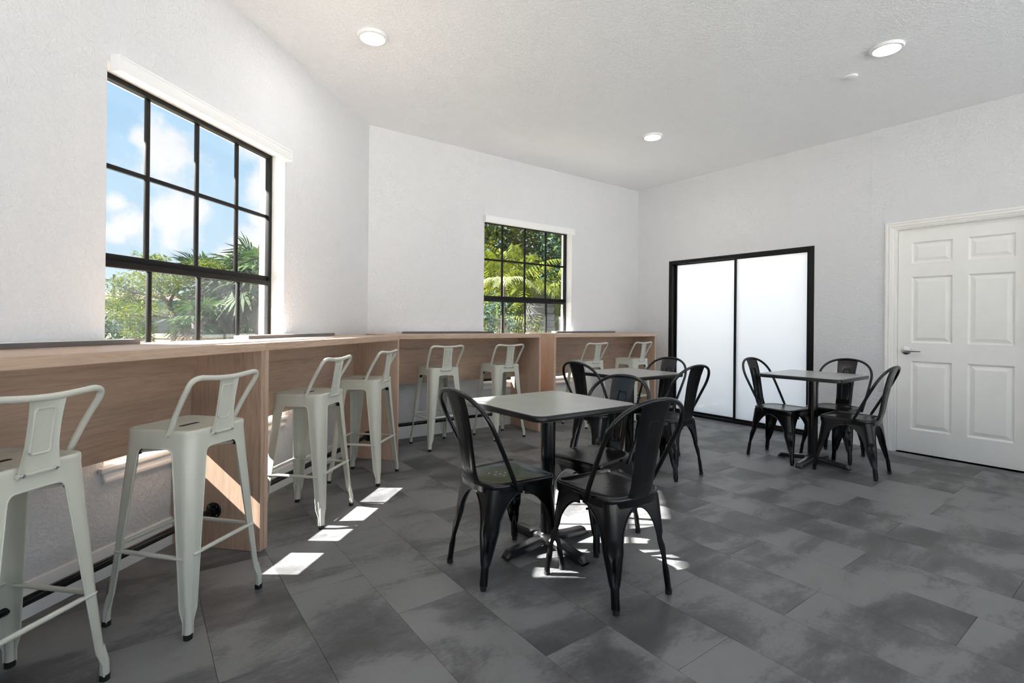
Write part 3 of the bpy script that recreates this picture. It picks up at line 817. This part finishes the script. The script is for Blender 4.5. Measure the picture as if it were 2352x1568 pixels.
for k, (x, y, a, lab) in enumerate(STOOLS):
    c = stool0 if k == 0 else copy_tree(stool0)
    c.location = (x, y, .0005); c.rotation_euler = (0, 0, -R(a - 90)); tag(c, lab, 'stool', 'cream metal bar stools')

# ------------------------------------------------------------------ pedestal tables
def make_table():
    t = empty('cafe_table'); Z = .770; hx, hy = .340, .325
    def ring(k, z, r=.055): return [(x, y, z) for x, y in rrect(hx - k, hy - k, max(.02, r - k), 7)]
    m = MB().loft([ring(.006, Z - .031), ring(.001, Z - .028), ring(0, Z - .024), ring(0, Z - .006), ring(.002, Z - .002), ring(.004, Z - .0008)], True, False)
    n = len(ring(0, 0)); m.f.append(tuple(range(n - 1, -1, -1)))
    m.build('edge_band', 'table_edge', t, fix=False)
    MB().loft([ring(.004, Z - .010), ring(.004, Z - .0008), ring(.0048, Z)], True, True).build('tabletop', 'table_laminate', t)
    MB().lathe([(.0005, .045), (.038, .045), (.038, Z - .045), (.0005, Z - .045)], 32).build('column', 'black_metal', t)
    sp = MB().box((-.20, -.022, Z - .045), (.20, .022, Z - .0315)).box((-.022, -.20, Z - .046), (.022, .20, Z - .0315)); sp.build('top_plate', 'cast_iron', t, bevel=.002)
    MB().lathe([(.0005, .03), (.062, .03), (.064, .045), (.058, .062), (.044, .072), (.040, .078), (.0005, .078)], 28).build('hub', 'cast_iron', t)
    arm = MB(); rings = []
    for x, w, zt_, zb_ in ((.02, .036, .066, .030), (.06, .034, .064, .028), (.12, .031, .056, .020), (.18, .030, .050, .014), (.235, .030, .047, .011), (.262, .029, .043, .010), (.285, .025, .016, .010)):
        rings.append([(x, -w, zb_), (x, -w, zt_ - .014), (x, -w * .72, zt_ - .003), (x, -w * .4, zt_), (x, w * .4, zt_), (x, w * .72, zt_ - .003), (x, w, zt_ - .014), (x, w, zb_)])
    me = arm.loft(rings).mesh('arm', 'cast_iron', angle=30)
    gl = MB().lathe([(.0005, 0), (.012, 0), (.014, .003), (.012, .007), (.005, .008), (.005, .013), (.0005, .013)], 14).mesh('glide', 'bolt')
    for k in range(4):
        a = inst('arm', me, t, rz=R(90 * k)); g = inst('glide', gl, a, (.245, 0, 0))
    return t
tab0 = make_table()
for k, (x, y, a, lab) in enumerate(((.200, 2.715, 53.0, 'square grey topped pedestal table nearest the camera'),
                                    (1.035, 4.435, 53.4, 'square pedestal table in the middle, before the farthest counter'),
                                    (2.620, 4.405, 52.0, 'square pedestal table at the right beside the panelled door'))):
    c = tab0 if k == 0 else copy_tree(tab0)
    c.location = (x, y, .0005); c.rotation_euler = (0, 0, R(90) - R(a)); tag(c, lab, 'table', 'square pedestal tables')

# ------------------------------------------------------------------ ceiling lights
def make_lamp():
    t = empty('ceiling_light'); n = 40
    MB().lathe([(.080, -.001), (.080, -.020), (.088, -.021), (.096, -.019), (.1005, -.012), (.102, 0), (.102, .0)], n).build('trim_ring', 'lamp_ring', t)
    MB().lathe([(.0005, -.010), (.080, -.010), (.083, -.0195), (.0005, -.0225)], n).build('diffuser', 'lamp_glow', t)
    return t
lamp0 = make_lamp(); first = True
p0 = Vector((1.42, 5.19)); names = {(0, 0): 'round flush ceiling light farthest from the camera, above the middle table', (-1, 0): 'round flush ceiling light above the bar stools on the left', (0, 1): 'round flush ceiling light at the upper right, above the panelled door'}
inside = lambda p, mrg: all(((b - a).x * (p.y - a.y) - (b - a).y * (p.x - a.x)) / (b - a).length < -mrg for a, b in zip(ROOM, ROOM[1:] + ROOM[:1]))
for i in (-3, -2, -1, 0, 1):
    for j in (0, 1, 2, 3):
        p = p0 + Vector((2.379, 1.763)) * i + Vector((1.153, -1.683)) * j
        if not inside(p, .5) or (i, j) in ((1, 0),): continue
        o = lamp0 if first else copy_tree(lamp0); first = False
        o.location = (p.x, p.y, ZC); tag(o, names.get((i, j), 'round flush ceiling light behind the picture edge'), 'light', 'round flush ceiling lights')
sc = MB().lathe([(.0005, -.012), (.040, -.012), (.046, -.008), (.048, 0), (.0005, 0)], 28).build('sprinkler_cover', 'plastic_white'); sc.location = (2.599, 3.92, ZC)
tag(sc, 'small white disc cover on the ceiling near the upper right light', 'cover')

# ------------------------------------------------------------------ outdoors
def at(u, v, Y):
    d = ray_dir(u, v); return Vector((d.x / d.y * Y, Y, CH + d.z / d.y * Y))
GZ = -.35
gr = MB().box((-120, -60, GZ - .3), (120, 140, GZ)).build('ground', 'grass'); tag(gr, kind='structure')
pav = MB().box((3.2, -40, GZ), (40, 40, GZ + .02)).box((-40, -40, GZ), (3.2, -5.2, GZ + .02)); pav = pav.build('bounce_pavement', 'bounce_concrete'); tag(pav, kind='structure')  # unseen pale paving added as a reflector for sunlight into the room

lawn = MB().box((-60, 7.6, GZ), (3.0, 90, GZ + .015)); tag(lawn.build('lawn', 'lawn'), kind='structure')

def leafy(mb, c, rad, n, size, aspect=3.0, droop=.3, rnd=random, shell=.0):
    for _ in range(n):
        while True:
            q = Vector((rnd.uniform(-1, 1), rnd.uniform(-1, 1), rnd.uniform(-1, 1)))
            if shell < q.length < 1: break
        p = Vector((c[0] + q.x * rad[0], c[1] + q.y * rad[1], c[2] + q.z * rad[2]))
        d = Vector((rnd.gauss(0, 1), rnd.gauss(0, 1), rnd.gauss(0, .6) - droop)).normalized(); s = d.orthogonal().normalized()
        s = Matrix.Rotation(rnd.uniform(0, 6.28), 3, d) @ s
        l = size * rnd.uniform(.6, 1.3); w = l / aspect / 2
        mb.add([p, p + d * l * .45 + s * w, p + d * l, p + d * l * .45 - s * w], [(0, 1, 2, 3)])

def feather_tree():
    Y = 12.; rnd = random.Random(3)
    base = at(425, 800, Y); base.z = GZ
    t = empty('feathery_tree', base); tag(t, 'feathery light green tree with thin bent trunks outside the big window', 'tree')
    rel = lambda u, v, dy=0.: at(u, v, Y + dy) - base
    trunks = [[rel(428, 800), rel(415, 758), rel(398, 722, .1), rel(380, 690, .2), rel(362, 660, .2), rel(345, 630, .1), rel(335, 600)],
              [rel(424, 800), rel(404, 755), rel(392, 735, -.2), rel(375, 728, -.3), rel(350, 724, -.4), rel(300, 722, -.4), rel(250, 730, -.5)],
              [rel(420, 790), rel(400, 745, .3), rel(390, 715, .4), rel(392, 690, .5), rel(410, 650, .6), rel(430, 625, .7)],
              [rel(380, 690, .2), rel(350, 680, 0), rel(310, 672, -.2), rel(270, 655, -.3)],
              [rel(390, 715, .4), rel(440, 680, .6), rel(490, 630, .8), rel(520, 612, .9)]]
    for i, p in enumerate(trunks):
        n = len(p); r0 = .075 if i < 3 else .035
        MB().tube(p, [r0 * (1 - .8 * k / (n - 1)) for k in range(n)], 8).build('branch', 'bark', t)
    mb = MB()
    blobs = [(345, 640, 32, 26), (300, 650, 34, 28), (270, 665, 26, 24), (320, 690, 42, 26), (365, 660, 30, 30), (390, 645, 36, 26), (420, 635, 26, 20), (285, 700, 36, 20), (345, 710, 34, 18),
             (300, 725, 30, 18), (325, 750, 26, 16), (360, 605, 20, 22), (440, 650, 26, 18), (340, 585, 14, 10), (372, 598, 10, 12), (455, 615, 22, 12), (480, 607, 20, 12), (505, 612, 20, 12), (525, 618, 16, 10), (262, 700, 24, 24), (407, 710, 6, 20), (310, 765, 20, 14)]
    for u, v, ru, rv in blobs:
        c = rel(u, v, rnd.uniform(-.7, .7)); k = Y / FPX
        n = int(ru * rv * .60)
        leafy(mb, c, (ru * k * 1.1, .5, rv * k * 1.1), n, .105, 4.2, .35, rnd)
    mb.build('foliage', 'leaf_feather', t, fix=False)
feather_tree()

def fan_leaf(mb, p, d, size, rnd, n=13, droop=.35):
    d = d.normalized(); side = d.cross(Vector((0, 0, 1)));
    if side.length < .1: side = Vector((1, 0, 0))
    side.normalize(); nrm_ = side.cross(d)
    for k in range(n):
        a = R(-105 + 210 * k / (n - 1)); e = (d * math.cos(a) + side * math.sin(a)).normalized()
        L_ = size * (1 - .25 * abs(math.sin(a / 2))) * rnd.uniform(.85, 1.1); w = size * .055
        s = e.cross(nrm_).normalized()
        p1 = p + e * L_ * .55 - Vector((0, 0, droop * .12 * L_)); p2 = p + e * L_ - Vector((0, 0, droop * L_ * rnd.uniform(.5, 1.0)))
        mb.add([p, p1 + s * w, p2, p1 - s * w], [(0, 1, 2, 3)])
def fan_palm(u, vc, Y, size, nl, label, seed, rad=1.0):
    rnd = random.Random(seed); c = at(u, vc, Y); base = Vector((c.x, c.y, GZ)); h = c.z - GZ
    t = empty('fan_palm', base); tag(t, label, 'palm', 'fan palms outside the big window')
    MB().tube([(0, 0, 0), (.03, .02, h * .5), (0, 0, h)], [.17, .14, .12], 12).build('trunk', 'bark', t)
    dd = MB()
    for k in range(nl // 2):
        a = rnd.uniform(0, 6.28); q = Vector((math.cos(a) * .3, math.sin(a) * .3, h - rnd.uniform(.1, .7)))
        fan_leaf(dd, q, Vector((math.cos(a) * .5, math.sin(a) * .5, -1)), size * .8, rnd, 9, .6)
    dd.build('dead_skirt', 'dead_frond', t, fix=False)
    for k in range(nl):
        a = 6.28 * k / nl * 2.618; el = R(rnd.uniform(-35, 75)); d = Vector((math.cos(a) * math.cos(el), math.sin(a) * math.cos(el), math.sin(el)))
        m = MB(); q = Vector((0, 0, h)) + d * rad * rnd.uniform(.45, .7)
        m.tube([Vector((0, 0, h - .1)), Vector((0, 0, h)) + d * rad * .25, q], .012, 5); fan_leaf(m, q, d - Vector((0, 0, .25)), size, rnd)
        m.build('frond', 'leaf_fan', t, fix=False)
fan_palm(478, 665, 13.0, .75, 26, 'low fan palm right of the feathery tree', 1)
fan_palm(535, 645, 13.5, .80, 28, 'fan palm behind the third window column of the big window', 2)
fan_palm(592, 640, 12.5, .80, 26, 'tall fan palm at the right edge of the big window', 4)
fan_palm(455, 740, 11.0, .55, 16, 'small fan palm near the fence outside the big window', 5, .7)

def shrub(name, c, rad, n, size, mat, label, cat='shrub', asp=2.2, seed=1, group=None):
    rnd = random.Random(seed); base = Vector((c.x, c.y, GZ)); t = empty(name, base); tag(t, label, cat, group)
    h = c.z - GZ
    st = MB()
    for k in range(5):
        a = k * 1.256; st.tube([(0, 0, 0), (math.cos(a) * rad[0] * .25, math.sin(a) * rad[1] * .25, h * .5), (math.cos(a) * rad[0] * .5, math.sin(a) * rad[1] * .5, h)], [.04, .03, .012], 6)
    st.build('stem', 'bark', t)
    mb = MB(); leafy(mb, (0, 0, h), rad, n, size, asp, .1, rnd, .35); f = mb.build('foliage', mat, t, fix=False); f['kind'] = 'stuff'
    return t
shrub('round_shrub', at(268, 775, 16), (1.1, 1.0, .75), 1500, .13, 'leaf_dark', 'dark rounded shrub at the lower left of the big window', seed=2)
for k, (u, v, Y, rx, rz) in enumerate(((545, 700, 16.5, 1.5, 1.1), (600, 695, 15.5, 1.3, 1.3), (500, 745, 17, 1.2, .5))):
    shrub('hedge_shrub', at(u, v, Y), (rx, .8, rz), 1500, .16, 'leaf_dark', ('dark shrub behind the fan palms, third window column', 'dark shrub behind the fan palms, rightmost window column', 'low dark shrub behind the small fan palm')[k], seed=10 + k, group='dark shrubs behind the fan palms')

def pole():
    c = at(262, 630, 45); t = empty('utility_pole', (c.x, c.y, GZ)); tag(t, 'thin dark utility pole far behind the feathery tree', 'pole')
    h = c.z - GZ
    MB().tube([(0, 0, 0), (0, 0, h)], [.16, .11], 10).build('post', 'bark', t)
    MB().box((-.9, -.05, h - .55), (.9, .05, h - .43)).build('crossarm', 'bark', t)
pole()
def building():
    a = at(120, 700, 58); b = at(640, 700, 64); ang = math.atan2(b.y - a.y, b.x - a.x); Lb = (b - a).length
    t = empty('low_building', (a.x, a.y, GZ), ang); tag(t, 'low white building with a teal fascia and brown roof behind the trees', 'building')
    MB().box((0, 0, 0), (Lb, 8, 3.35)).build('wall', 'paint_white_out', t)
    MB().box((-.2, -.6, 3.05), (Lb + .2, 0, 3.9)).build('fascia', 'paint_teal', t)
    MB().loft([[(-.5, -.9, 3.9), (Lb + .5, -.9, 3.9), (Lb + .5, 8.9, 3.9), (-.5, 8.9, 3.9)], [(2, 2.5, 4.9), (Lb - 2, 2.5, 4.9), (Lb - 2, 5.5, 4.9), (2, 5.5, 4.9)]]).build('roof', 'roof_brown', t)
building()
def trailer():
    a = at(235, 760, 40); b = at(440, 760, 40); Lb = (b - a).length
    t = empty('white_trailer', (a.x, a.y, GZ)); tag(t, 'long white trailer with red dashes parked behind the feathery tree', 'trailer')
    body = MB().box((0, 0, .55), (Lb, 2.4, 2.35)).build('body', 'paint_white_out', t, bevel=.03)
    for k in range(int(Lb / .9)):
        MB().box((.2 + .9 * k, -.012, .66), (.65 + .9 * k, -.001, .73)).build('red_dash', 'paint_red', body)
    for x in (1.0, 2.1, Lb - 1.2):
        w = MB().lathe([(.02, -.12), (.38, -.12), (.46, -.08), (.46, .08), (.38, .12), (.02, .12)], 20).xform(Matrix.Translation((x, .25, .46)) @ Matrix.Rotation(R(90), 4, 'X')); w.build('wheel', 'rubber', t)
trailer()
def picket(u0, n, Y, label):
    a = at(u0, 760, Y); t = empty('wooden_fence', (a.x, a.y, GZ)); tag(t, label, 'fence')
    for k in range(n):
        x = .16 * k; h = 1.32 + .03 * (k % 2)
        MB().prism([(x, -.02), (x + .12, -.02), (x + .12, .02), (x, .02)], 0, h).build('picket', 'fence_wood', t, bevel=.01)
    MB().box((-.02, .02, .9), (.16 * n, .05, 1.0)).build('rail', 'fence_wood', t)
picket(392, 3, 11.5, 'short weathered wooden picket fence under the feathery tree trunks')

# palms close outside the second window
def pinnate(mb, p, d, length, rnd, n=26, lw=.016, ll=.42, arch=1.0):
    d = d.normalized(); pts = []
    for k in range(n + 1):
        s = k / n; pts.append(p + d * length * s + Vector((0, 0, length * (.25 * s - arch * .75 * s * s))))
    mb.tube(pts[::3] + [pts[-1]], [.014 * (1 - .8 * k / (len(pts[::3]))) for k in range(len(pts[::3]) + 1)], 5)
    for k in range(3, n + 1):
        t_v = (pts[k] - pts[k - 1]).normalized(); side = t_v.cross(Vector((0, 0, 1))).normalized()
        l = ll * (1 - .55 * abs(k / n - .45) / .55) * rnd.uniform(.85, 1.1)
        for s in (-1, 1):
            e = (side * s * .85 + t_v * .65 + Vector((0, 0, .10))).normalized(); w = t_v * lw
            q1 = pts[k] + e * l * .5; q2 = pts[k] + e * l - Vector((0, 0, l * .55))
            mb.add([pts[k] - w * .4, pts[k] + w * .4, q1 + w, q1 - w], [(0, 1, 2, 3)]); mb.add([q1 - w, q1 + w, q2], [(0, 1, 2)])
def areca(u, Y, h, nf, length, label, seed, mat='leaf_areca', az=None):
    rnd = random.Random(seed); c = at(u, 740, Y); t = empty('feather_palm', (c.x, c.y, GZ)); tag(t, label, 'palm', 'feather palms outside the back window')
    for k in range(4):
        a = k * 1.57 + .5; q = Vector((math.cos(a) * .18, math.sin(a) * .18, 0))
        MB().tube([q, q * 1.3 + Vector((0, 0, h * .5)), q * 1.6 + Vector((0, 0, h))], [.06, .05, .035], 8).build('cane', 'leaf_areca', t)
    for k in range(nf):
        a = 2.4 * k + rnd.uniform(-.2, .2); el = R(rnd.uniform(15, 75)); m = MB()
        pinnate(m, Vector((0, 0, h * rnd.uniform(.35, 1.0))), Vector((math.cos(a) * math.cos(el), math.sin(a) * math.cos(el), math.sin(el))), length * rnd.uniform(.75, 1.15), rnd, arch=rnd.uniform(.6, 1.2))
        m.build('frond', mat, t, fix=False)
areca(1130, 10.4, 2.0, 30, 2.2, 'yellow green feather palm at the left of the back window', 21)
areca(1195, 11.2, 2.2, 32, 2.4, 'yellow green feather palm in the middle of the back window', 22)
areca(1262, 10.6, 2.1, 30, 2.2, 'yellow green feather palm at the right of the back window', 23)
def pale_frond():
    rnd = random.Random(5); c = at(1158, 640, 8.6); t = empty('pale_palm', (c.x, c.y, GZ)); tag(t, 'pale green palm with a drooping frond in the middle of the back window', 'palm')
    h = c.z - GZ
    MB().tube([(0, 0, 0), (-.02, .0, h * .6), (0, 0, h - .05)], [.045, .035, .02], 8).build('trunk', 'bark', t)
    for d, l in ((Vector((1, -.05, .35)), .62), (Vector((-1, .1, .30)), .55), (Vector((-.3, .9, .5)), .5), (Vector((.2, -.8, .4)), .35)):
        m = MB(); pinnate(m, Vector((0, 0, h - .04)), d, l, rnd, 18, .010, .20, 1.1); m.build('frond', 'leaf_pale', t, fix=False)
pale_frond()
for k, (u, v, Y, rx, rz, mt, lab) in enumerate(((1145, 600, 14.0, 1.2, 2.6, 'leaf_areca', 'tall bushy screen behind the left feather palm'), (1235, 590, 14.5, 1.3, 2.6, 'leaf_areca', 'tall bushy screen behind the middle feather palm'),
                                               (1310, 600, 13.5, 1.0, 2.4, 'leaf_dark', 'dark tall bush at the right of the back window'), (1080, 600, 14.0, 1.3, 2.6, 'leaf_dark', 'dark tall bush at the left of the back window'),
                                               (1140, 745, 9.0, .40, .62, 'leaf_blue', 'blue green shrub at the lower left of the back window'))):
    shrub('bush', at(u, v, Y), (rx, .9 if Y > 10 else .35, rz), 3600 if Y > 10 else 900, .22 if Y > 10 else .07, mt, lab, 'bush', 3.0, 40 + k, 'bushes outside the back window')
def thick_trunk():
    c = at(1238, 740, 9.6); t = empty('palm_trunk', (c.x, c.y, GZ)); tag(t, 'thick grey ringed trunk low in the right panes of the back window', 'trunk')
    prof = [(.02, 0)]; z = 0.
    while z < 1.98:
        prof += [(.36 - .05 * z, z + .01), (.38 - .05 * z, z + .09), (.35 - .05 * z, z + .11)]; z += .125
    prof.append((.02, z)); MB().lathe(prof, 26).build('trunk', 'bark_grey', t)
    rnd = random.Random(9)
    for k in range(11):
        a = 2.4 * k; m = MB(); pinnate(m, Vector((0, 0, 1.98)), Vector((math.cos(a) * .7, math.sin(a) * .7, rnd.uniform(.5, 1.2))), rnd.uniform(.8, 1.1), rnd, 22, .012, .30, 1.1); m.build('frond', 'leaf_areca', t, fix=False)
thick_trunk()
def sign():
    c = at(1291, 740, 8.9); t = empty('yard_sign', (c.x, c.y, GZ)); tag(t, 'small white upright sign with a green mark outside the back window', 'sign')
    h = c.z - GZ
    MB().box((-.055, -.01, h - .30), (.055, .01, h + .10)).build('board', 'paint_white_out', t, bevel=.003)
    MB().box((-.02, -.02, 0), (.02, -.0, h - .30)).build('stake', 'paint_white_out', t)
    MB().lathe([(.001, 0), (.022, 0), (.022, .003), (.001, .003)], 12).xform(Matrix.Translation((.01, -.011, h - .13)) @ Matrix.Rotation(R(90), 4, 'X')).build('green_mark', 'paint_green', t)
sign()
